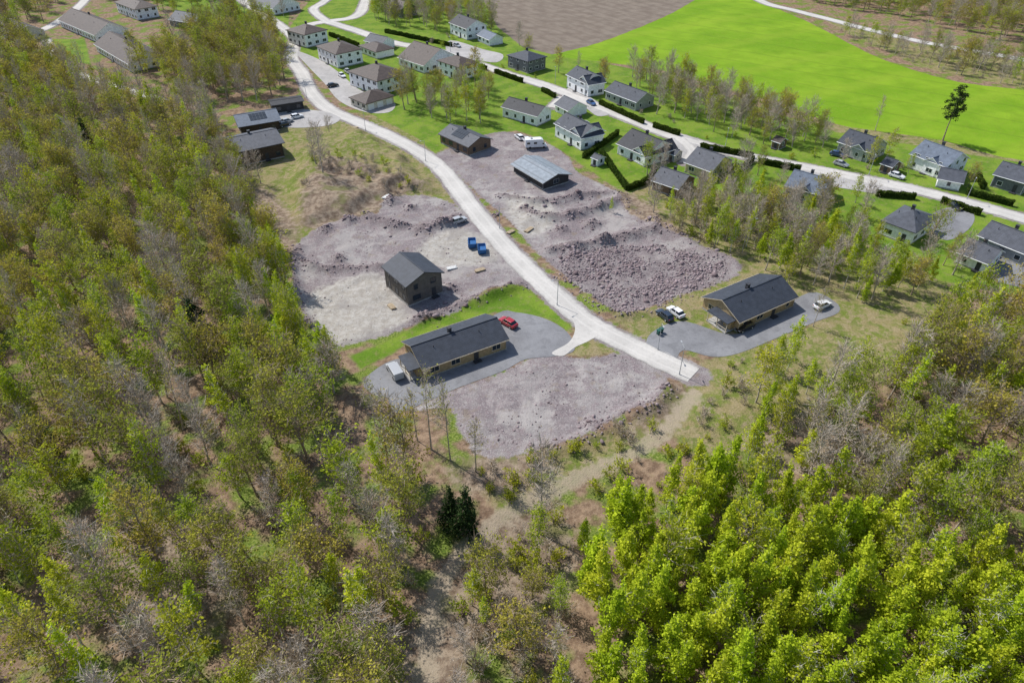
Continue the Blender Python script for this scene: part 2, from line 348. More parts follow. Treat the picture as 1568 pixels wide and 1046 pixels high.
# ------------------------------------------------------------ roads
def pavem(name,c1,c2,edge=True):
    n=NT(name); p=n.pos(); a=n.noise(p,.12,4); b=n.noise(p,1.1,5,.65); f=n.noise(p,9,3)
    c=n.mix(n.mr(a,.35,.65),c1,c2); c=n.mix(n.mr(b,.45,.75,0,.5),c,tuple(x*.72 for x in c1)); c=n.mix(n.mr(f,.4,.7,0,.35),c,tuple(min(1,x*1.3) for x in c2))
    if edge:
        e=n.attr('edge'); e=n.math('ADD',e,n.math('MULTIPLY',n.math('SUBTRACT',b,.5),.5)); c=n.mix(n.mr(e,.72,1.05,0,.75),c,tuple(x*.6 for x in c1))
        w=n.attr('edge'); c=n.mix(n.mr(n.math('ABSOLUTE',n.math('SUBTRACT',w,.42)),.0,.16,.3,0),c,tuple(min(1,x*1.25) for x in c2))
    else:
        c=n.mix(n.mr(n.noise(p,.35,3,.6),.52,.6,0,.3),c,tuple(x*.7 for x in c1))
    return n.bsdf(c,.9,.2,0,f,.3,.02)
M_road=pavem('weathered_road_surface',(.43,.41,.38),(.51,.485,.45)); M_asph=pavem('asphalt',(.17,.17,.178),(.23,.23,.238),False); M_conc=pavem('light_yard_surface',(.33,.315,.30),(.41,.39,.375),False)
for i,(n,P,w) in enumerate(ROADW):
    P=np.array(P); t=np.gradient(P,axis=0); t/=np.linalg.norm(t,axis=1)[:,None]+1e-9; nn=np.stack([-t[:,1],t[:,0]],1)
    offs=[-1,-.75,-.4,0,.4,.75,1]; V=[];E=[]
    for q,(a,b) in enumerate(zip(P,nn)):
        jw=w*(1+.05*math.sin(q*1.7)+.03*math.sin(q*.6+i))
        for o in offs:
            s=a+b*o*jw; V.append((s[0],s[1],.075+.005*i-.03*abs(o)**3)); E.append(abs(o))
    k=len(offs); Fq=[(j*k+m,j*k+m+1,(j+1)*k+m+1,(j+1)*k+m) for j in range(len(P)-1) for m in range(k-1)]
    mk(n,npmesh(n,np.array(V),np.array(Fq),[M_road],attrs={'edge':np.array(E)}))
J=cr(SL([(868,470),(895,487),(925,505),(905,520),(880,532),(862,545),(845,540),(870,525),(880,508),(878,492)]),4,True)
b=MB(); b.add([(x,y,.068) for x,y in J],[tuple(range(len(J)))]); b.obj('road_junction',[M_road])
for i,(n,P) in enumerate(DRW):
    b=MB(); b.add([(x,y,.045+.004*i) for x,y in P],[tuple(range(len(P)))]); b.obj(n,[M_asph if 'asph' in n else M_conc])
# ------------------------------------------------------------ trees
def leafmat(name,d,l,tr=.35,vary=(1.15,.8,.6),vf=.7,dk=.3):
    n=NT(name); t=n.attr('tint'); oi=n.new('ShaderNodeObjectInfo').outputs['Random']
    c=n.mix(t,d,l)
    c=n.mix(n.math('MULTIPLY',oi,vf),c,n.mix(1.0,c,vary,'MULTIPLY'))
    r2=n.math('FRACT',n.math('MULTIPLY',oi,7.31)); c=n.mix(n.mr(r2,0,1,0,dk,False),c,n.mix(1.0,c,(.5,.55,.5),'MULTIPLY'))
    a=n.new('ShaderNodeBsdfDiffuse'); b=n.new('ShaderNodeBsdfTranslucent'); n.link(c,a.inputs[0]); n.link(c,b.inputs[0])
    m=n.new('ShaderNodeMixShader'); m.inputs[0].default_value=tr; n.link(a.outputs[0],m.inputs[1]); n.link(b.outputs[0],m.inputs[2]); n.link(m.outputs[0],n.out.inputs[0])
    return n.m
L_birch=leafmat('birch_leaves',(.36,.43,.020),(.76,.77,.065),.42,(.78,.97,.7),.8,.4)
L_mid=leafmat('spring_leaves',(.22,.33,.020),(.50,.60,.06),.42,(1.3,.95,.8),.8,.4)
L_olive=leafmat('budding_leaves',(.34,.29,.045),(.66,.54,.10),.4,(.6,.92,.6),.95,.4)
L_bud=leafmat('brown_buds',(.32,.22,.12),(.54,.41,.26),.3,(.85,.9,.95))
L_con=leafmat('conifer_needles',(.02,.04,.014),(.065,.10,.032),.1,(1,1,1))
L_hedge=leafmat('hedge_leaves',(.030,.055,.012),(.09,.14,.025),.15,(1.2,1,.8))
B_br=plain('brown_bark',(.31,.24,.175),.9,.1); B_gr=plain('grey_bark',(.44,.38,.315),.9,.1); B_bi=plain('birch_bark',(.55,.52,.46),.9,.1,var=.4)
def unit(v): return v/(np.linalg.norm(v,axis=-1,keepdims=True)+1e-9)
def make_tree(name,seed,H,R,base,nb,nl,ls,nt,tl,prof,tr,up,bark,leaf,clump=.4,ncl=None,tw=.03,droop=0.,taper=0.):
    r=np.random.default_rng(seed); V=[];Q=[];MI=[];TI=[];nv=0
    def push(v,q,m,t):
        nonlocal nv
        V.append(v);Q.append(q+nv);MI.append(np.full(len(q),m));TI.append(t);nv+=len(v)
    def tube(pts,rad,k):
        n=len(pts); a=np.linspace(0,2*np.pi,k,endpoint=False); d=unit(np.gradient(pts,axis=0))
        u=unit(np.cross(d,np.array([.3,.9,.1])));w=np.cross(d,u)
        v=(pts[:,None,:]+rad[:,None,None]*(u[:,None,:]*np.cos(a)[None,:,None]+w[:,None,:]*np.sin(a)[None,:,None])).reshape(-1,3)
        q=np.array([[i*k+j,i*k+(j+1)%k,(i+1)*k+(j+1)%k,(i+1)*k+j] for i in range(n-1) for j in range(k)])
        push(v,q,0,np.full(len(q),.5))
    nz=8; tz=np.linspace(0,1,nz); off=np.cumsum(r.normal(0,.022*H/nz*1.6,(nz,2)),0); off[0]=0
    tp=np.column_stack([off[:,0],off[:,1],tz*H*.95-.3]); tube(tp,tr*(1-.88*tz)*np.where(tz==0,1.35,1),6)
    def trunk(t): return np.column_stack([np.interp(t,tz,tp[:,i]) for i in range(3)])
    ti=(np.arange(nb)+r.random(nb))/nb; t=base+(1-base)*ti; p0=trunk(t*.98)
    az=np.arange(nb)*2.4+r.normal(0,.5,nb)
    asym=1+.3*np.sin(az+r.random()*6)
    ln=R*prof(ti)*r.uniform(.6,1.25,nb)*asym
    el=up*(.45+.8*ti)+r.normal(0,.12,nb)
    D=np.column_stack([np.cos(az)*np.cos(el),np.sin(az)*np.cos(el),np.sin(el)])
    def bp(i,s): return p0[i]+D[i]*(ln[i]*s)[:,None]+np.array([0,0,1])*((.22-droop)*ln[i]*s*s)[:,None]
    for i in range(nb):
        s=np.linspace(0,1,4); pts=bp(np.full(4,i),s); pts[1:3]+=r.normal(0,.05*ln[i],(2,3))
        tube(pts,(tr*.38*(1-t[i]*.8)+.012)*(1-.85*s),3)
    pb=ln/ln.sum()
    sh=np.array([1,1,.8])
    if nt:
        i=r.choice(nb,nt,p=pb); s=r.uniform(.15,1,nt)**.75; a=bp(i,s)
        d=unit(D[i]*.7+r.normal(0,.6,(nt,3))+np.array([0,0,.35-droop])); L=tl*r.uniform(.4,1.2,nt)
        sd=unit(np.cross(d,r.normal(0,1,(nt,3))))*tw*.5*r.uniform(.6,1.4,nt)[:,None]
        e=a+d*L[:,None]
        v=np.stack([a-sd,a+sd,e+sd*.4,e-sd*.4],1).reshape(-1,3); push(v,np.arange(nt*4).reshape(-1,4),0,r.random(nt))
    if nl:
        nc=ncl or max(20,nl//22); i=r.choice(nb,nc,p=pb); s=r.uniform(.2,1.05,nc)**.7
        cc=bp(i,s)+r.normal(0,(.06 if taper else .12)*R,(nc,3))*sh
        top=trunk(np.array([.84,.9,.95,1.])); cc=np.vstack([cc,top]); ctint=r.random(len(cc))
        csz=r.uniform(.6,1.5,len(cc))*(1-taper*np.clip(cc[:,2]/H,0,1)**2)
        j=r.integers(0,len(cc),nl); c=cc[j]+r.normal(0,1,(nl,3))*sh*clump*csz[j][:,None]
        a=unit(r.normal(0,1,(nl,3))); b=unit(np.cross(a,r.normal(0,1,(nl,3)))); sz=ls*r.uniform(.6,1.4,nl)[:,None]*.5
        v=np.stack([c+a*sz,c+b*sz*.75,c-a*sz,c-b*sz*.75],1).reshape(-1,3)
        push(v,np.arange(nl*4).reshape(-1,4),1,np.clip(.6*ctint[j]+.45*r.random(nl)-.02,0,1))
    return npmesh(name,np.vstack(V),np.vstack(Q),[bark,leaf],np.concatenate(MI),np.concatenate(TI))
pb_=lambda t:np.clip((1-t)**.85*np.minimum(1.05,.55+2.4*t),.07,1)
pr_=lambda t:np.sqrt(np.clip(1-(1.5*(t-.4))**2,.08,1))
ps_=lambda t:np.clip(1.02-t,.05,1)
ppine=lambda t:np.clip(1-(t-.4)**2*2,.3,1)
TR={}
def reg(kind,n,fn): TR[kind]=[fn(k) for k in range(n)]
U=lambda k,a,b: a+(b-a)*((k*0.618+.31)%1)
reg('birch',8,lambda k:make_tree('birch_tree',100+k,U(k,10,13.5),U(k+2,1.8,2.5),.12,44,2200,.31,80,.8,pb_,.11,.85,B_bi,L_birch,.29,170,.03,0,.45))
reg('thinbirch',5,lambda k:make_tree('young_birch_tree',150+k,U(k,11,15),U(k+2,1.7,2.5),.28,36,1050,.30,220,1.0,pb_,.12,.85,B_bi,L_birch,.33,90,.04,0,.4))
reg('aspen',6,lambda k:make_tree('aspen_tree',200+k,U(k,11,15),U(k+2,2.0,3.1),.25,38,1250,.32,260,1.1,pr_,.15,.8,B_gr,L_mid,.42,100,.045))
reg('oak',7,lambda k:make_tree('oak_tree',300+k,U(k,12,16),U(k+2,2.9,4.2),.28,48,1550,.31,560,1.3,pr_,.22,.65,B_br,L_olive,.46,130,.06))
reg('bare',7,lambda k:make_tree('bare_tree',400+k,U(k,12,16.5),U(k+2,2.2,3.5),.24,46,260,.24,950,1.3,pr_,.2,.8,B_gr,L_bud,.8,80,.055))
reg('slim',4,lambda k:make_tree('slim_bare_tree',450+k,U(k,15,19),U(k+2,1.6,2.3),.4,36,300,.24,520,1.0,pr_,.15,.9,B_gr,L_olive,.5,80,.05))
reg('spruce',3,lambda k:make_tree('spruce_tree',500+k,U(k,12,16),U(k+2,2.2,2.8),.08,95,4200,.36,200,.6,ps_,.18,.05,B_br,L_con,.24,380,.03,.35))
reg('pine',1,lambda k:make_tree('pine_tree',520+k,17,2.6,.45,34,3200,.36,500,.8,ppine,.22,.3,B_br,L_con,.32,110,.04))
reg('shrub',4,lambda k:make_tree('green_shrub',600+k,U(k,1.6,3.0),U(k+1,1.0,1.6),.05,18,320,.27,50,.6,pr_,.04,.8,B_br,L_mid,.22,40,.04))
reg('bshrub',4,lambda k:make_tree('brown_shrub',650+k,U(k,1.4,2.8),U(k+1,1.0,1.6),.05,20,110,.22,240,.8,pr_,.04,.9,B_gr,L_bud,.3,40,.05))
print('trees',time.time()-T0)
HOUSEFP=[]
def put(kind,x,y,z,sc,parent=None,name=None,tilt=.05):
    me=random.choice(TR[kind]); o=bpy.data.objects.new(name or me.name.split('.')[0],me); COL.objects.link(o)
    if parent: o.parent=parent
    o.location=(x,y,z); o.rotation_euler=(random.gauss(0,tilt),random.gauss(0,tilt),random.random()*6.28); s=sc
    o.scale=(s*random.uniform(.88,1.15),s*random.uniform(.88,1.15),s*random.uniform(.92,1.1)); return o
CNT=[0]
def scatter(pname,poly,sp,choose,clear=2.5,seed=0,gap=0.,tclear=None):
    P=SL(poly); r=np.random.default_rng(seed+11)
    gx=np.arange(P[:,0].min(),P[:,0].max(),sp); gy=np.arange(P[:,1].min(),P[:,1].max(),sp)
    A,B=np.meshgrid(gx,gy); A=A.ravel()+r.uniform(-.48,.48,A.size)*sp; B=B.ravel()+r.uniform(-.48,.48,B.size)*sp
    k=_poly(A,B,P)>0; k&=(np.abs(A)<420)&(B<620)
    # keep the plan, drop what lies far outside the photographed area
    k&=np.abs(A)<(.62*(B*CP+HC*SP)*1.25+18)
    A,B=A[k],B[k]
    if not len(A): return
    if gap: 
        kk=vn(A,B,14,9)>gap; A,B=A[kk],B[kk]
    rcl=roadclear(A,B); g=union(A,B,gravW); tl=ldist(A,B,TRW); k=(rcl>clear)&(g<-clear*.6)&(tl>(tclear or min(clear,2.2)))
    for hp in HOUSEFP: k&=sdp(A,B,hp,8)<-max(.8,clear*.5)
    A,B=A[k],B[k]; hh=height(A,B) if len(A) else []
    par=empty(pname)
    for x,y,z in zip(A,B,hh):
        c=choose(x,y)
        if c is None: continue
        put(c[0],x,y,z,c[1],par); CNT[0]+=1
def mixer(w,smin=.8,smax=1.15):
    ks=list(w.keys()); ws=list(w.values())
    def f(x,y):
        n=float(vn(np.array([x]),np.array([y]),22,12)[0]); ww=list(ws)
        for i,k in enumerate(ks):
            if k in('bare','slim'): ww[i]*=.2+1.8*n
            if k in('aspen','birch','thinbirch'): ww[i]*=1.8-1.7*n
        return random.choices(ks,ww)[0],random.uniform(smin,smax)
    return f
# ------------------------------------------------------------ houses
GLASS=NT('window_glass').bsdf((.03,.04,.05),.08,.6); WHITE=plain('white_paint',(.8,.8,.78),.5,var=.05); DARKT=plain('dark_trim',(.05,.05,.055),.5)
CONC=plain('concrete',(.35,.34,.32),.9)
def house(name,A,B,W,h,pitch,wall,roof,ridge='x',hip=False,floors=1,trim=WHITE,chim=True,over=.5,porch=False,garage=False,doors=True,wcov=1.0,panels=False):
    a=np.array(S(*A)); b=np.array(S(*B)); L=float(np.linalg.norm(b-a)); yaw=math.atan2(b[1]-a[1],b[0]-a[0])
    e=empty(name,(a[0],a[1],0.05),yaw)
    d=(b-a)/L; nrm=np.array([-d[1],d[0]]); HOUSEFP.append(np.array([a,b,b+nrm*W,a+nrm*W]))
    sw=(ridge=='y'); l,w=(W,L) if sw else (L,W); tp=math.tan(math.radians(pitch)); rz=h+w/2*tp
    m=MB()
    if hip:
        m.box(0,l,0,w,.0,h)
    else:
        m.add([(0,0,0),(l,0,0),(l,w,0),(0,w,0),(0,0,h),(l,0,h),(l,w,h),(0,w,h),(0,w/2,rz),(l,w/2,rz)],
          [(0,1,5,4),(2,3,7,6),(3,0,4,8,7),(1,2,6,9,5)])
    m.obj('walls',[wall],e,swap=sw)
    f=MB(); f.box(-.04,l+.04,-.04,w+.04,-1.2,.25); f.obj('foundation',[CONC],e,swap=sw)
    r=MB(); o=over; t=.2
    if hip:
        ze=h-.02; zt=h+w/2*tp+.1; i=w/2+o
        i=min(i,l/2+o-.1)
        r.add([(-o,-o,ze),(l+o,-o,ze),(l+o,w+o,ze),(-o,w+o,ze),(-o,-o,ze+.2),(l+o,-o,ze+.2),(l+o,w+o,ze+.2),(-o,w+o,ze+.2),(-o+i,w/2,zt),(l+o-i,w/2,zt)],
           [(3,2,1,0),(0,1,5,4),(1,2,6,5),(2,3,7,6),(3,0,4,7),(4,5,9,8),(6,7,8,9),(7,4,8),(5,6,9)],0)
    else:
        ze=h-o*tp+.01; zr=rz+.01; x0,x1=-o,l+o
        sec=[(-o,ze),(-o,ze+t),(w/2,zr+t),(w+o,ze+t),(w+o,ze),(w/2,zr)]
        vs=[(x0,y,z) for y,z in sec]+[(x1,y,z) for y,z in sec]
        r.add(vs,[(1,7,8,2),(2,8,9,3)],0)
        r.add(vs,[(0,6,7,1),(3,9,10,4),(4,10,11,5),(5,11,6,0),(0,1,2,5),(2,3,4,5),(7,6,11,8),(8,11,10,9)],1)
        r.box(x0+.02,x1-.02,w/2-.16,w/2+.16,zr+t-.03,zr+t+.06,0)
    r.obj('roof',[roof,trim],e,swap=sw)
    if not hip:
        gt=MB(); gt.cyl((x0,-o-.07,ze+.08),(x1,-o-.07,ze+.08),.07,.07,6); gt.cyl((x0,w+o+.07,ze+.08),(x1,w+o+.07,ze+.08),.07,.07,6)
        gt.cyl((.1,-.1,.1),(.1,-.1,h-.05),.05,.05,6); gt.cyl((l-.1,-.1,.1),(l-.1,-.1,h-.05),.05,.05,6); gt.obj('gutters',[trim],e,swap=sw)
    if panels:
        pn=MB()
        for i in range(5):
            for j in range(2):
                x0p=l*.3+i*1.1; ya=w*.12+j*1.75; yb=ya+1.65
                za=h+ya*tp+t+.06; zb=h+yb*tp+t+.06
                pn.add([(x0p,ya,za),(x0p+1.0,ya,za),(x0p+1.0,yb,zb),(x0p,yb,zb),(x0p,ya,za+.05),(x0p+1.0,ya,za+.05),(x0p+1.0,yb,zb+.05),(x0p,yb,zb+.05)],[(0,3,2,1),(4,5,6,7),(0,1,5,4),(1,2,6,5),(2,3,7,6),(3,0,4,7)])
        pn.obj('solar_panels',[GLASS],e,swap=sw)
    wf=MB(); wg=MB()
    def win(side,c,z0,ww,hh):
        fr=.09
        def bx(B,u0,u1,d0,d1,za,zb):
            if side=='f': B.box(u0,u1,-d1,-d0,za,zb)
            elif side=='b': B.box(u0,u1,W+d0,W+d1,za,zb)
            elif side=='l': B.box(-d1,-d0,u0,u1,za,zb)
            else: B.box(L+d0,L+d1,u0,u1,za,zb)
        bx(wg,c-ww/2,c+ww/2,.0,.03,z0,z0+hh)
        bx(wf,c-ww/2-fr,c-ww/2,.0,.07,z0-fr,z0+hh+fr); bx(wf,c+ww/2,c+ww/2+fr,.0,.07,z0-fr,z0+hh+fr)
        bx(wf,c-ww/2,c+ww/2,.0,.07,z0-fr,z0); bx(wf,c-ww/2,c+ww/2,.0,.07,z0+hh,z0+hh+fr)
        if ww>1.3: bx(wf,c-.03,c+.03,.031,.06,z0,z0+hh)
    rr=random.Random(int(A[0]*7+A[1]*13))
    if garage:
        for k in range(max(1,int(W//4))):
            c=(k+.5)*W/max(1,int(W//4)); wf.box(L+.0,L+.05,c-1.25,c+1.25,.1,2.2)
    for fl in range(floors):
        zf=.95+fl*2.65
        for side,ll in(('f',L),('l',W),('r',W),('b',L)):
            if garage and side!='f': continue
            n=max(1,int(ll/3.1*wcov))
            for k in range(n):
                ww=rr.choice([.9,1.2,1.8]); c=(k+.5)*ll/n
                if side=='f' and fl==0 and k==n//2 and doors:
                    continue
                win(side,c,zf+.0,min(ww,ll/n-.4),1.15)
    wf.obj('window_frames',[trim],e); wg.obj('windows',[GLASS],e)
    if doors:
        n=max(1,int(L/3.1*wcov)); c=(n//2+.5)*L/n; dd=MB(); dd.box(c-.5,c+.5,-.06,.0,.25,2.3); dd.box(c-.8,c+.8,-1.0,-.07,.0,.22); dd.obj('door',[DARKT],e)
    if chim:
        c=MB(); cx=l*.45; c.box(cx-.35,cx+.35,w/2+.25,w/2+.95,rz-.8,rz+1.0); c.box(cx-.42,cx+.42,w/2+.18,w/2+1.02,rz+1.0,rz+1.12); c.obj('chimney',[DARKT],e,swap=sw)
        v=MB()
        for q in(.2,.75): v.cyl((l*q,w*.32,h+w*.32*tp),(l*q,w*.32,h+w*.32*tp+.7),.08,.08,8)
        v.obj('roof_vents',[DARKT],e,swap=sw)
    if porch:
        p=MB(); y0,y1=W*.08,W*.62
        p.box(-2.6,-.0,y0,y1,0,.18,1)
        for yy in(y0+.1,(y0+y1)/2,y1-.1): p.box(-2.5,-2.36,yy-.07,yy+.07,.18,2.45,0)
        p.box(-2.7,-.05,y0-.15,y1+.15,2.46,2.62,2)
        p.box(-2.5,-2.42,y0+.18,(y0+y1)/2-.08,.9,.98,0)
        p.box(-1.0,-.05,y0+.3,y0+2.2,.18,2.4,3)
        p.obj('porch',[trim,CONC,roof,wall],e)
    return e,L,W
def Wl(c,v=False): return boards('wood_cladding',c,.2,v)
R_dark=roofm('dark_roof_tiles',(.048,.056,.073)); R_brown=roofm('brown_roof_tiles',(.075,.055,.046)); R_grey=roofm('grey_metal_roof',(.24,.27,.30),True,.45); R_mid=roofm('grey_roof_tiles',(.082,.088,.105)); R_blue=roofm('bluegrey_roof_tiles',(.12,.147,.19)); R_blk=roofm('black_roof_tiles',(.028,.03,.037))
tan=Wl((.42,.305,.165)); dkb=Wl((.145,.13,.115)); brn=Wl((.19,.13,.085)); wht=Wl((.88,.88,.87)); cream=Wl((.65,.6,.5)); gry=Wl((.32,.33,.34)); blk=Wl((.055,.052,.05),True); dgr=Wl((.16,.165,.17)); sage=Wl((.38,.40,.36)); ylw=Wl((.62,.52,.32))
beige=plain('beige_trim',(.58,.49,.36),.6)
house('tan_bungalow',(650,580),(775,535),9,2.75,24,tan,R_dark,porch=True,trim=beige,wcov=.75)
house('tan_bungalow',(1128,508),(1213,470),10,2.75,24,tan,R_dark,porch=True,trim=beige,wcov=.75)
house('dark_timber_house',(626,469),(678,448),9.6,5.3,22,dkb,R_dark,ridge='y',floors=2,trim=DARKT,chim=False)
house('brown_bungalow',(675,219),(718,239),9,3.0,22,brn,R_mid,trim=DARKT,panels=True)
house('dark_carport',(787,264),(832,291),9,2.5,16,blk,R_grey,trim=plain('grey_trim',(.3,.3,.3),.5),chim=False,wcov=.4,over=.8)
dbr=Wl((.085,.06,.045))
house('modern_dark_house',(368,255),(436,240),13,4.6,16,dbr,R_mid,trim=DARKT,floors=1,over=.8)
house('modern_dark_garage',(372,209),(430,199),11,3.4,18,dbr,R_blue,trim=DARKT,chim=False,panels=True,over=.8)
house('black_shed',(420,175),(466,168),6,3.0,8,blk,R_blk,trim=DARKT,chim=False)
for A,B,W,h,hip,rf,wl,nm,fl in [
 ((443,66),(470,74),12,5.4,True,R_brown,wht,'white_hip_roof_house',2),((489,92),(518,105),12,5.4,True,R_brown,wht,'white_hip_roof_house',2),
 ((537,131),(580,147),14,5.2,True,R_brown,wht,'white_hip_roof_house',2),((538,161),(562,171),12,2.6,True,R_brown,cream,'brown_garage',1),
 ((552,81),(577,91),9,2.8,True,R_brown,wht,'white_garage',1),((612,100),(650,113),18,3.2,False,R_brown,wht,'white_bungalow',1),((672,113),(704,124),10,5.0,True,R_brown,wht,'white_hip_roof_house',2),
 ((150,80),(202,111),15,3.4,False,R_brown,wht,'care_home_wing',1),((95,42),(150,66),15,3.4,False,R_brown,wht,'care_home_wing',1),((-5,52),(30,66),12,3.2,False,R_brown,cream,'brown_roof_house',1),
 ((182,20),(212,32),11,5,True,R_brown,wht,'white_hip_roof_house',2),((262,40),(300,46),11,3,False,R_dark,dgr,'dark_bungalow',1),((385,14),(420,24),16,3.4,False,R_mid,wht,'white_bungalow',1),((560,72),(585,78),8,2.7,False,R_dark,wht,'white_garage',1),
 ((690,52),(715,62),11,5,False,R_blk,wht,'white_gable_house',2),((732,63),(750,71),7,2.7,False,R_blue,wht,'white_garage',1),
 ((778,103),(808,113),10,4.6,True,R_dark,dgr,'grey_hip_roof_house',2),((770,179),(822,194),8,3.6,False,R_blk,wht,'white_gable_house',1),
 ((868,134),(895,147),9,4.8,False,R_dark,wht,'white_gable_house',2),((927,152),(973,170),9,3.2,False,R_dark,sage,'grey_bungalow',1),((850,171),(870,181),8,2.6,False,R_mid,wht,'white_garage',1),
 ((850,209),(889,230),9,4.4,False,R_dark,wht,'white_gable_house',2),((945,236),(988,255),12,3.4,False,R_blk,wht,'white_gable_house',1),
 ((998,290),(1036,303),9,2.8,False,R_mid,brn,'brown_bungalow',1),((1048,263),(1086,277),11,3,False,R_mid,ylw,'yellow_bungalow',1),
 ((1280,233),(1326,249),10,3.4,False,R_dark,sage,'grey_bungalow',1),((1200,301),(1252,316),10,3.4,False,R_blue,gry,'grey_bungalow',1),
 ((1388,256),(1440,276),11,4.2,False,R_blue,wht,'white_gable_house',2),((1432,286),(1467,293),7,2.6,False,R_mid,wht,'white_garage',1),
 ((1345,358),(1392,376),12,3.6,True,R_mid,wht,'white_hip_roof_house',1),((1515,285),(1562,299),9,3.6,False,R_mid,dgr,'grey_bungalow',1),
 ((1492,378),(1565,408),9,3.2,False,R_mid,gry,'grey_row_house',1),((1462,402),(1505,419),8,2.8,False,R_mid,wht,'white_bungalow',1),
 ((905,252),(915,256),3,2.2,False,R_dark,wht,'garden_shed',1),((1180,226),(1192,230),4,2.2,False,R_brown,brn,'garden_shed',1),((640,8),(668,16),10,4,False,R_dark,wht,'white_gable_house',1),((590,20),(615,28),10,4,False,R_brown,dgr,'grey_bungalow',1),((1345,262),(1362,268),5,2.3,False,R_dark,brn,'garden_shed',1),((1180,350),(1190,354),3,2.2,False,R_dark,brn,'garden_shed',1),((1020,245),(1032,249),4,2.2,False,R_dark,gry,'garden_shed',1)]:
    sm_='shed' in nm
    house(nm,A,B,W,h,27 if not hip else 22,wl,rf,hip=hip,floors=fl,garage='garage' in nm,doors='garage' not in nm,chim='garage' not in nm and not sm_,over=.25 if sm_ else .5)
# cross gables that make the village houses L-shaped
for A,B,W,h,rf,wl in [((886,141),(900,149),7,4.6,R_dark,wht),((872,220),(889,231),8,4.2,R_dark,wht),((968,246),(986,256),12,3.4,R_blk,wht),((1300,241),(1318,247),10,3.4,R_dark,sage),((1410,265),(1428,272),10,4.1,R_blue,wht),((1218,306),(1236,312),10,3.4,R_blue,gry)]:
    house('gable_wing',A,(B[0],B[1]),W,h,33,wl,rf,ridge='y',floors=1,chim=False,doors=False)
# ------------------------------------------------------------ vehicles
TYRE=plain('tyre_rubber',(.02,.02,.02),.8); CG=NT('car_glass').bsdf((.015,.02,.025),.06,.7); CHR=plain('head_lamps',(.6,.6,.6),.2); RED=plain('tail_lamps',(.35,.01,.01),.3)
def paint(c,n='car_paint'):
    k=('cp',c)
    if k not in MC: MC[k]=NT(n).bsdf(c,.28,.6); MC[k].node_tree.nodes['Principled BSDF'].inputs['Coat Weight'].default_value=.5
    return MC[k]
def place(A,D,dz=.09):
    a=S(*A); d=S(*D); return (a[0],a[1],hz(*a)+dz if dz<.05 else max(hz(*a),0)+dz),math.atan2(d[1]-a[1],d[0]-a[0])
def car(name,A,D,col,L=4.5,Wd=1.84,Ht=1.48,estate=False):
    loc,yaw=place(A,D); e=empty(name,loc,yaw); b=MB(); k=L/4.5
    st=[(-2.25,.42,.72,.78),(-2.1,.28,.95,.88),(-1.3,.25,.98,.92),(0,.22,.97,.92),(.95,.24,.96,.92),(1.6,.26,.86,.90),(2.1,.3,.72,.82),(2.25,.42,.6,.68)]
    vs=[]; s=Wd/1.84
    for x,zb,zt,w in st: vs+=[(x*k,-w*s*.92,zb),(x*k,-w*s,zb+.25),(x*k,-w*s*.93,zt),(x*k,w*s*.93,zt),(x*k,w*s,zb+.25),(x*k,w*s*.92,zb)]
    fs=[(i*6+j,i*6+(j+1)%6,(i+1)*6+(j+1)%6,(i+1)*6+j) for i in range(len(st)-1) for j in range(6)]+[(5,4,3,2,1,0),tuple(42+i for i in range(6))]
    b.add(vs,fs,0); o=b.obj('body',[paint(col)],e,bevel=.05)
    zr=Ht; xr=-2.0*k if estate else -1.85*k
    c=MB(); v=[(xr,-.8*s,.955),(1.05*k,-.8*s,.95),(1.05*k,.8*s,.95),(xr,.8*s,.955),(xr+.45*k,-.62*s,zr-.03),(.25*k,-.62*s,zr-.02),(.25*k,.62*s,zr-.02),(xr+.45*k,.62*s,zr-.03)]
    c.add(v,[(0,1,5,4),(1,2,6,5),(2,3,7,6),(3,0,4,7),(0,3,2,1)],0); c.obj('windows',[CG],e)
    r=MB(); r.box(xr+.42*k,.27*k,-.64*s,.64*s,zr-.03,zr+.03)
    for sy in(-1,1):
        for x in(-.6*k,): r.add([(x-.05,sy*.815*s,.95),(x+.05,sy*.815*s,.95),(x+.05,sy*.635*s,zr-.03),(x-.05,sy*.635*s,zr-.03)],[(0,1,2,3)])
        r.box(.85*k,1.0*k,sy*.95*s-.08,sy*.95*s+.08,.95,1.08)
    r.obj('roof_panel',[paint(col)],e,bevel=.03)
    w=MB()
    for x in(-1.38*k,1.4*k):
        for sy in(-1,1):
            w.cyl((x,sy*.72*s,.33),(x,sy*.93*s,.33),.33,.33,14,0); w.cyl((x,sy*.93*s,.33),(x,sy*.945*s,.33),.2,.2,10,1)
    w.obj('wheels',[TYRE,CHR],e)
    l=MB()
    for sy in(-1,1): l.box(2.14*k,2.2*k,sy*.6*s-.16,sy*.6*s+.16,.6,.72,0); l.box(-2.24*k,-2.15*k,sy*.62*s-.13,sy*.62*s+.13,.74,.88,1)
    l.obj('lamps',[CHR,RED],e); return e
blkc=(.015,.016,.018); whc=(.75,.75,.76); sil=(.4,.41,.42)
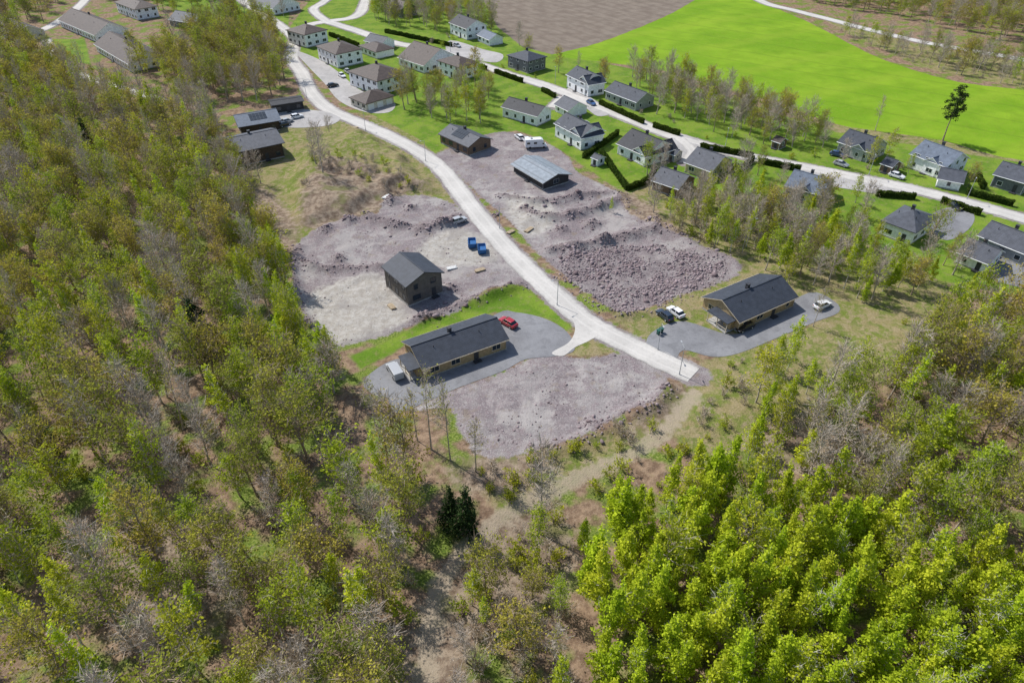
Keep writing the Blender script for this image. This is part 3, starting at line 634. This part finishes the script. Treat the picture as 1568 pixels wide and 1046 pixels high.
for A,D,c,es in [((703,341),(715,337),sil,True),((1017,486),(1003,475),(.02,.03,.05),True),((1034,481),(1019,470),whc,False),((778,497),(766,490),(.35,.01,.02),False),((1258,470),(1270,465),whc,False),((1139,504),(1125,510),blkc,True),
  ((795,213),(787,207),whc,True),((806,218),(798,212),whc,False),((440,188),(450,185),sil,False),((436,193),(446,190),blkc,False),((455,181),(465,179),whc,True),((510,133),(520,131),blkc,False),((533,112),(541,117),sil,False),((524,118),(532,123),whc,False),
  ((1281,239),(1290,241),(.03,.06,.15),False),((1287,254),(1297,257),sil,False),((1372,272),(1382,275),whc,False),((905,160),(914,165),(.04,.1,.25),False),((1460,318),(1468,324),blkc,False),((700,72),(708,75),sil,False),((560,156),(570,160),blkc,False),((1558,398),(1568,402),whc,False)]:
    car('parked_car',A,D,c,estate=es)
def van(name,A,D,L=5.0,H=2.0,camper=False):
    loc,yaw=place(A,D); e=empty(name,loc,yaw); b=MB()
    if camper:
        prof=[(-3.4,.45),(-3.4,2.9),(1.6,2.95),(2.3,2.6),(2.4,1.9),(3.0,1.1),(3.4,.95),(3.45,.45)]; w=1.12
    else:
        prof=[(-2.5,.35),(-2.5,1.85),(.9,1.95),(1.7,1.15),(2.4,.95),(2.5,.4)]; w=.95
    n=len(prof); b.add([(x,-w,z) for x,z in prof]+[(x,w,z) for x,z in prof],[(i,(i+1)%n,n+(i+1)%n,n+i) for i in range(n)]+[tuple(range(n-1,-1,-1)),tuple(range(n,2*n))])
    b.obj('body',[paint(whc if camper else sil)],e,bevel=.06)
    g=MB()
    if camper:
        for sy in(-1,1):
            for x in(-2.4,-.2): g.box(x-.5,x+.5,sy*(w+.01)-.01,sy*(w+.01)+.01,1.5,2.1)
            g.box(2.0,2.5,sy*(w+.01)-.01,sy*(w+.01)+.01,1.3,1.75)
        g.add([(2.43,-.95,1.85),(2.43,.95,1.85),(3.0,.95,1.15),(3.0,-.95,1.15)],[(0,1,2,3)]); g.box(-1.6,-1.0,-.3,.3,2.96,3.06)
    else:
        for sy in(-1,1): g.box(-2.2,.8,sy*(w+.01)-.01,sy*(w+.01)+.01,1.2,1.6)
        g.add([(.98,-.85,1.9),(.98,.85,1.9),(1.68,.85,1.2),(1.68,-.85,1.2)],[(0,1,2,3)])
    g.obj('windows',[CG],e); wl=MB()
    for x in((-1.9,2.5) if camper else (-1.5,1.6)):
        for sy in(-1,1): wl.cyl((x,sy*(w-.2),.35),(x,sy*(w+.02),.35),.35,.35,12)
    wl.obj('wheels',[TYRE],e)
van('camper_van',(820,227),(840,226),camper=True); van('silver_van',(605,572),(598,561))
BLUE=plain('blue_container_paint',(.03,.12,.30),.5,var=.2)
for A,D in[((723,376),(724,388)),((738,385),(739,397))]:
    loc,yaw=place(A,D); e=empty('waste_skip',loc,yaw); b=MB(); l,w,h=1.35,.95,1.3
    b.add([(-l,-w,0),(l,-w,0),(l,w,0),(-l,w,0),(-l-.3,-w,h),(l+.3,-w,h),(l+.3,w,h),(-l-.3,w,h),(-l-.22,-w+.1,h),(l+.22,-w+.1,h),(l+.22,w-.1,h),(-l-.22,w-.1,h),(-l+.1,-w+.1,.7),(l-.1,-w+.1,.7),(l-.1,w-.1,.7),(-l+.1,w-.1,.7)],
      [(3,2,1,0),(0,1,5,4),(1,2,6,5),(2,3,7,6),(3,0,4,7),(4,5,9,8),(5,6,10,9),(6,7,11,10),(7,4,8,11),(8,9,13,12),(9,10,14,13),(10,11,15,14),(11,8,12,15),(12,13,14,15)])
    for x in(-1.1,-.55,0,.55,1.1):
        b.box(x-.05,x+.05,-w-.07,-w,.1,h-.05); b.box(x-.05,x+.05,w,w+.07,.1,h-.05)
    b.obj('skip_body',[BLUE],e)
WOOD=plain('fresh_timber',(.38,.30,.20),.8); PALE=plain('pale_wrap',(.6,.6,.58),.6)
for i,(A,D,m) in enumerate([((692,411),(706,408),PALE),((735,415),(745,412),WOOD),((592,303),(602,297),PALE),((810,352),(820,345),WOOD),((600,470),(606,476),WOOD),((782,356),(790,352),WOOD),((543,208),(556,206),WOOD),((668,423),(676,428),WOOD)]):
    loc,yaw=place(A,D,.02); e=empty('building_material_stack',loc,yaw); b=MB(); hl=1.0+.5*random.random()
    for k in range(3):
        for q in range(5):
            b.box(-hl+random.uniform(-.15,.15),hl+random.uniform(-.15,.15),-.55+q*.23,-.55+q*.23+.2,.02+k*.13,.13+k*.13)
    b.obj('boards',[m],e)
for A in[(1012,509),(1008,512)]:
    loc,yaw=place(A,(A[0]+10,A[1])); e=empty('wheelie_bin',loc,yaw+.4); b=MB(); b.add([(-.25,-.3,.08),(.25,-.3,.08),(.25,.3,.08),(-.25,.3,.08),(-.32,-.38,1.0),(.32,-.38,1.0),(.32,.38,1.0),(-.32,.38,1.0)],[(3,2,1,0),(0,1,5,4),(1,2,6,5),(2,3,7,6),(3,0,4,7),(4,5,6,7)]); b.box(-.36,.36,-.42,.44,1.0,1.08); b.cyl((-.3,.3,.1),(.3,.3,.1),.1,.1,8); b.obj('bin_body',[plain('green_plastic',(.02,.09,.07),.5)],e)
GALV=plain('galvanised_steel',(.4,.41,.42),.4,metal=0)
def lamp(A,D):
    loc,yaw=place(A,D,.0); e=empty('street_lamp',loc,yaw); b=MB(); b.cyl((0,0,-.3),(0,0,6.5),.08,.05,8); b.cyl((0,0,6.45),(1.3,0,6.8),.04,.035,6); b.box(1.2,1.8,-.12,.12,6.74,6.86); b.cyl((0,0,-.1),(0,0,.6),.12,.12,8); b.obj('lamp_post',[GALV],e)
for A,D in[((652,247),(645,250)),((853,467),(845,470)),((765,350),(755,352)),((1040,573),(1035,565)),((560,200),(556,190)),((470,150),(480,150)),((1007,535),(1010,545)),((1140,373),(1150,373)),((850,128),(848,132)),((1110,226),(1108,232)),((1330,268),(1328,275)),((1480,305),(1478,311)),((690,80),(688,86))]: lamp(A,D)
# ------------------------------------------------------------ rocks
import bmesh
bm=bmesh.new(); bmesh.ops.create_icosphere(bm,subdivisions=1,radius=1); bv=np.array([v.co[:] for v in bm.verts]); bf=np.array([[v.index for v in f.verts] for f in bm.faces]); bm.free()
pts=[]
for P,hh,ww in ridgeW:
    n=int(len(P)*15)
    i=rg.integers(0,len(P)-1,n); t=rg.random(n)[:,None]; q=P[i]*(1-t)+P[i+1]*t+rg.normal(0,ww*.7,(n,2)); pts.append(np.column_stack([q,rg.lognormal(-1.75,.5,n)]))
for (cx,cy),hh,r in pileW:
    n=int(r*14); pts.append(np.column_stack([np.array([[cx,cy]])+rg.normal(0,r*.45,(n,2)),rg.lognormal(-1.7,.5,n)]))
mn,mx=rockW.min(0),rockW.max(0); q=rg.uniform(mn,mx,(12000,2)); q=q[(_poly(q[:,0],q[:,1],rockW)+rg.normal(0,1.5,len(q)))>0]; q=q[(vn(q[:,0],q[:,1],4.7,3)+rg.normal(0,.15,len(q)))>.38]; pts.append(np.column_stack([q,rg.lognormal(-1.85,.5,len(q))]))
for g in gravW[:3]:
    q=rg.uniform(g.min(0),g.max(0),(1100,2)); q=q[_poly(q[:,0],q[:,1],g)>0]; q=q[vn(q[:,0],q[:,1],6,3)>.45]; pts.append(np.column_stack([q,rg.lognormal(-2.35,.5,len(q))]))
R=np.vstack(pts); rcx=roadclear(R[:,0],R[:,1]); R=R[rcx>.6]
for hp in HOUSEFP: R=R[sdp(R[:,0],R[:,1],hp,8)<-.4]
rh=height(R[:,0],R[:,1]); n=len(R)
ang=rg.random(n)*6.28; jit=rg.uniform(.7,1.25,(n,len(bv),1)); sc=np.stack([rg.uniform(.8,1.4,n),rg.uniform(.7,1.1,n),rg.uniform(.5,.9,n)],1)
vv=bv[None]*jit*sc[:,None,:]*R[:,2][:,None,None]
ca,sa_=np.cos(ang)[:,None],np.sin(ang)[:,None]; vx=vv[...,0]*ca-vv[...,1]*sa_; vy=vv[...,0]*sa_+vv[...,1]*ca
V=np.stack([vx+R[:,0][:,None],vy+R[:,1][:,None],vv[...,2]+(rh+R[:,2]*.15)[:,None]],2).reshape(-1,3)
Fr=(bf[None]+(np.arange(n)*len(bv))[:,None,None]).reshape(-1,3)
nm=NT('purple_grey_rock'); t=nm.attr('tint'); c=nm.mix(t,(.17,.125,.13),(.37,.30,.305)); c=nm.mix(nm.mr(nm.noise(nm.pos(),5.,3),.4,.7,0,.5),c,(.15,.115,.115)); RM=nm.bsdf(c,.9,.2)
mk('rubble_rocks',npmesh('rubble_rocks',V,Fr,[RM],tint=np.repeat(rg.random(n),len(bf))))
# ------------------------------------------------------------ hedges
def hedge(line,w=1.0,h=1.5):
    P=cr(SL(line),4); sl=np.linalg.norm(np.diff(P,axis=0),axis=1); n=int(sl.sum()*220)
    i=rg.choice(len(sl),n,p=sl/sl.sum()); t=rg.random(n)[:,None]; q=P[i]*(1-t)+P[i+1]*t; d=unit(P[i+1]-P[i]); nn=np.stack([-d[:,1],d[:,0]],1)
    u=rg.uniform(-1,1,n); z=rg.random(n)
    top=rg.random(n)<.4; z=np.where(top,1.,z); u=np.where(top,u,np.sign(u)*(.9+.1*rg.random(n)))
    c=np.column_stack([q+nn*(u*w/2)[:,None],.1+z*h*(1+.08*np.sin(q[:,0]*2))])+rg.normal(0,.1,(n,3))
    a=unit(rg.normal(0,1,(n,3))); b=unit(np.cross(a,rg.normal(0,1,(n,3)))); s=.17
    v=np.stack([c+a*s,c+b*s*.8,c-a*s,c-b*s*.8],1).reshape(-1,3)
    k=len(P); d2=unit(np.gradient(P,axis=0)); n2=np.stack([-d2[:,1],d2[:,0]],1)*w*.42
    cv=np.vstack([np.column_stack([P-n2,np.zeros(k)]),np.column_stack([P-n2,np.full(k,h*.95)]),np.column_stack([P+n2,np.full(k,h*.95)]),np.column_stack([P+n2,np.zeros(k)])])
    cf=np.array([[r*k+j,r*k+j+1,(r+1)*k+j+1,(r+1)*k+j] for r in range(3) for j in range(k-1)]+[[0,k,2*k,3*k],[k-1,2*k-1,3*k-1,4*k-1]])
    Fq=np.vstack([np.arange(n*4).reshape(-1,4),cf+len(v)])
    mk('hedge',npmesh('hedge',np.vstack([v,cv]),Fq,[L_hedge],tint=np.concatenate([rg.random(n),np.full(len(cf),.1)])))
for l in[[(893,243),(930,218),(946,206)],[(920,235),(960,292)],[(960,292),(990,280),(1003,262)],[(1072,227),(1152,242)],[(1152,246),(1118,280)],[(1478,297),(1550,316)],[(590,50),(692,72)],[(758,112),(800,127)],[(918,160),(985,190)],[(1505,290),(1495,272)],[(700,92),(745,108)],[(1340,300),(1400,305)],[(1000,195),(1040,208)],[(1110,258),(1140,262)],[(1440,310),(1500,330)],[(505,55),(550,72)],[(1160,250),(1225,262)],[(830,140),(850,150)]]: hedge(l)
print('objs',time.time()-T0)
# ------------------------------------------------------------ woods
F1=[(-260,130),(60,112),(150,135),(240,165),(330,175),(345,250),(375,285),(395,345),(430,390),(440,480),(470,545),(530,605),(590,690),(660,760),(735,815),(690,860),(640,930),(640,1300),(-500,1300)]
scatter('mixed_forest',F1,5.7,mixer({'oak':38,'bare':19,'aspen':30,'thinbirch':22,'slim':9,'spruce':1.3}),3.,1,.15,3.2)
scatter('forest_understory',F1,6.0,mixer({'shrub':68,'bshrub':25},.7,1.4),2.,2,.25)
scatter('young_birch_grove',[(390,345),(430,380),(450,440),(480,530),(540,600),(470,620),(400,560),(370,480),(350,400)],3.7,mixer({'thinbirch':50,'birch':25,'aspen':25},.6,.95),2.,3)
F2=[(885,850),(940,800),(1020,765),(1090,735),(1180,765),(1290,810),(1400,845),(1600,880),(1900,980),(1900,1300),(860,1300),(920,1100),(870,960)]
scatter('birch_forest',F2,3.25,mixer({'birch':90,'thinbirch':9,'aspen':5},.7,1.25),2.,4,.03)
F3=[(1180,700),(1210,650),(1270,600),(1350,575),(1420,520),(1470,500),(1568,520),(1900,640),(1900,960),(1600,870),(1400,830),(1290,790)]
scatter('mixed_forest',F3,5.0,mixer({'bare':26,'oak':30,'aspen':36,'birch':10,'thinbirch':12,'spruce':2.5}),2.5,5)
scatter('forest_understory',F3,5.0,mixer({'shrub':55,'bshrub':35},.7,1.4),2.,6)
scatter('young_birch_grove',[(1170,560),(1290,520),(1330,560),(1270,650),(1190,700),(1130,730)],4.2,mixer({'birch':30,'thinbirch':40,'aspen':30},.6,.95),2.,7,.25)
F4=[(1010,335),(1060,378),(1140,395),(1200,432),(1290,468),(1420,455),(1440,425),(1380,400),(1330,388),(1260,350),(1200,325),(1120,315),(1050,312)]
scatter('young_birch_grove',F4,4.0,mixer({'thinbirch':40,'aspen':34,'bare':20,'birch':16,'oak':8},.55,.9),2.,8)
scatter('village_trees',[(950,128),(1020,128),(1100,153),(1180,172),(1262,205),(1262,228),(1190,225),(1110,212),(1030,178)],5.2,mixer({'bare':34,'oak':30,'aspen':12},.65,.95),2.,9)
scatter('village_trees',[(1180,-10),(1560,70),(1700,90),(1700,-40),(1200,-50)],7,mixer({'bare':25,'oak':40,'aspen':25},.7,1.),4.,10)
scatter('roadside_scrub',[(1260,40),(1340,78),(1420,105),(1568,135),(1700,150),(1700,125),(1568,104),(1400,76),(1300,48)],4.8,mixer({'bare':35,'oak':28,'bshrub':60,'aspen':10},.45,.85),3,11)
scatter('village_trees',[(575,40),(640,45),(750,60),(760,45),(700,10),(620,-20),(570,10)],6.5,mixer({'bare':20,'oak':40,'aspen':25},.7,1.),2.5,12)
scatter('village_trees',[(600,170),(690,200),(750,185),(760,150),(735,120),(700,135),(640,150),(610,150)],6.5,mixer({'bare':34,'oak':30,'aspen':14},.65,.95),2.,13)
scatter('mixed_forest',[(205,105),(300,75),(330,40),(400,50),(438,75),(440,130),(400,155),(340,165),(260,150)],6.5,mixer({'oak':60,'bare':16,'aspen':16},.85,1.15),3,14)
scatter('mixed_forest',[(325,215),(355,225),(372,270),(420,275),(390,300),(330,270)],4.5,mixer({'oak':50,'bare':26,'aspen':16},.65,.95),2.5,34)
scatter('mixed_forest',[(60,125),(150,132),(130,118),(95,108),(70,80),(40,72),(-200,90),(-200,135)],6.5,mixer({'oak':50,'aspen':30,'birch':5},.8,1.1),3,15)
scatter('village_trees',[(-100,45),(60,42),(90,10),(130,-30),(-100,-40)],8,mixer({'oak':50,'bare':25,'aspen':15},.8,1.1),3,16)
scatter('village_trees',[(150,0),(600,0),(700,-60),(100,-60)],9,mixer({'oak':50,'bare':25,'aspen':15},.8,1.1),3,17)
scatter('village_trees',[(620,30),(760,60),(900,110),(1010,150),(1090,220),(1240,265),(1380,300),(1540,330),(1540,270),(1360,240),(1250,228),(1100,205),(1000,180),(860,115),(770,80)],12.5,mixer({'bare':22,'oak':35,'aspen':30,'birch':10,'spruce':6},.45,.8),2,27)
scatter('village_trees',[(960,270),(1060,260),(1180,270),(1330,300),(1340,400),(1180,320),(1010,320)],7.3,mixer({'bare':34,'oak':30,'aspen':30,'birch':15},.5,.9),2,28)
scatter('village_trees',[(1400,330),(1568,420),(1700,470),(1700,540),(1480,460),(1400,400)],6.8,mixer({'bare':15,'oak':20,'aspen':40,'birch':20,'spruce':5},.45,.85),2,29)
scatter('village_trees',[(200,30),(330,20),(440,50),(440,20),(330,-20),(200,-10)],10,mixer({'bare':20,'oak':55,'aspen':15},.6,.95),2,30)
scatter('roadside_scrub',[(455,260),(500,240),(590,262),(640,290),(575,300),(540,330),(470,335)],3.6,mixer({'shrub':26,'bshrub':60,'bare':1.5},.5,1.0),2,18,.3)
scatter('meadow_scrub',[(1060,600),(1100,560),(1250,520),(1420,480),(1440,520),(1250,640),(1100,740),(960,760),(880,790),(840,800),(880,750),(1020,680)],4.,mixer({'shrub':45,'bshrub':45,'thinbirch':2},.4,1.),1.5,19,.42)
scatter('meadow_scrub',[(735,720),(900,680),(1005,640),(1040,640),(960,720),(860,780),(770,790)],2.8,mixer({'shrub':60,'bshrub':36,'thinbirch':4},.5,1.05),1.5,20,.27)
scatter('forest_understory',[(740,815),(860,790),(880,900),(900,1100),(860,1300),(650,1300),(650,930)],3.0,mixer({'shrub':50,'bshrub':55,'bare':2},.7,1.25),1.5,21,.2,2.6)
scatter('mixed_forest',[(760,850),(860,830),(890,960),(910,1100),(860,1300),(690,1300),(700,960)],6.2,mixer({'bare':26,'slim':26,'aspen':28,'thinbirch':26,'oak':12},.55,.95),1.5,35,.2,3.5)
scatter('roadside_scrub',[(1010,300),(1140,300),(1320,330),(1350,385),(1150,385),(1040,360)],4.5,mixer({'shrub':45,'bshrub':35},.7,1.4),1.5,22,.2)
scatter('garden_shrubs',[(640,60),(760,110),(900,160),(1060,230),(1200,300),(1560,300),(1400,240),(1250,230),(1000,170),(820,100),(680,50)],8,mixer({'shrub':60,'bshrub':30},.4,.9),1.5,23,.3)
def one(kind,A,sc,name): 
    a=S(*A); put(kind,a[0],a[1],hz(*a)-.05,sc,None,name,.02)
for A,s in[((497,278),1.05),((486,262),.8)]: one('bare',A,s,'bare_oak_tree')
for A,s in[((660,688),.95),((690,705),1.0),((728,722),.8),((640,675),.7),((575,650),.8)]: one('slim',A,s,'slim_bare_tree')
one('bare',(608,885),.85,'bare_tree'); one('bare',(1065,345),.95,'bare_tree'); one('bare',(1000,325),.7,'bare_tree'); one('slim',(1340,200),.8,'slim_birch_tree'); one('pine',(1443,216),1.0,'pine_tree')
one('spruce',(712,815),.9,'spruce_tree'); one('spruce',(690,800),.7,'spruce_tree'); one('spruce',(1405,545),.9,'spruce_tree'); one('thinbirch',(935,325),.4,'birch_tree'); one('bare',(968,118),.85,'bare_tree'); one('bare',(990,122),.8,'bare_tree')
one('slim',(1137,385),.6,'slim_bare_tree'); one('slim',(1245,500),.55,'slim_bare_tree'); one('bare',(795,70),.8,'bare_tree'); one('spruce',(1505,20),.7,'spruce_tree'); one('bare',(625,160),1.0,'bare_tree'); one('bare',(505,205),.5,'bare_tree')
print('placed',CNT[0],time.time()-T0)
# ------------------------------------------------------------ light, sky, camera
EL=math.radians(50); L=Vector((.78,-.62,0)).normalized()*math.cos(EL); L.z=-math.sin(EL)
sd=bpy.data.lights.new('sun','SUN'); sd.energy=5.0; sd.angle=math.radians(.8); sd.color=(1,.97,.92)
so=bpy.data.objects.new('sun',sd); COL.objects.link(so); so.rotation_euler=L.to_track_quat('-Z','Y').to_euler(); so.location=(0,0,150)
w=bpy.data.worlds.new('World'); SC.world=w; w.use_nodes=True; nt=w.node_tree; sk=nt.nodes.new('ShaderNodeTexSky'); sk.sky_type='NISHITA'; sk.sun_disc=False; sk.sun_elevation=EL; sk.sun_rotation=math.atan2(-L.x,-L.y)
nt.links.new(sk.outputs[0],nt.nodes['Background'].inputs[0]); nt.nodes['Background'].inputs[1].default_value=.15
SC.view_settings.view_transform='Standard'; SC.view_settings.look='None'; SC.view_settings.exposure=0
cd=bpy.data.cameras.new('camera'); cd.lens=24; cd.sensor_width=36; cd.clip_end=20000; cd.clip_start=.5
co=bpy.data.objects.new('camera',cd); COL.objects.link(co); co.location=(0,0,HC); co.rotation_euler=(math.radians(90-38),0,0); SC.camera=co
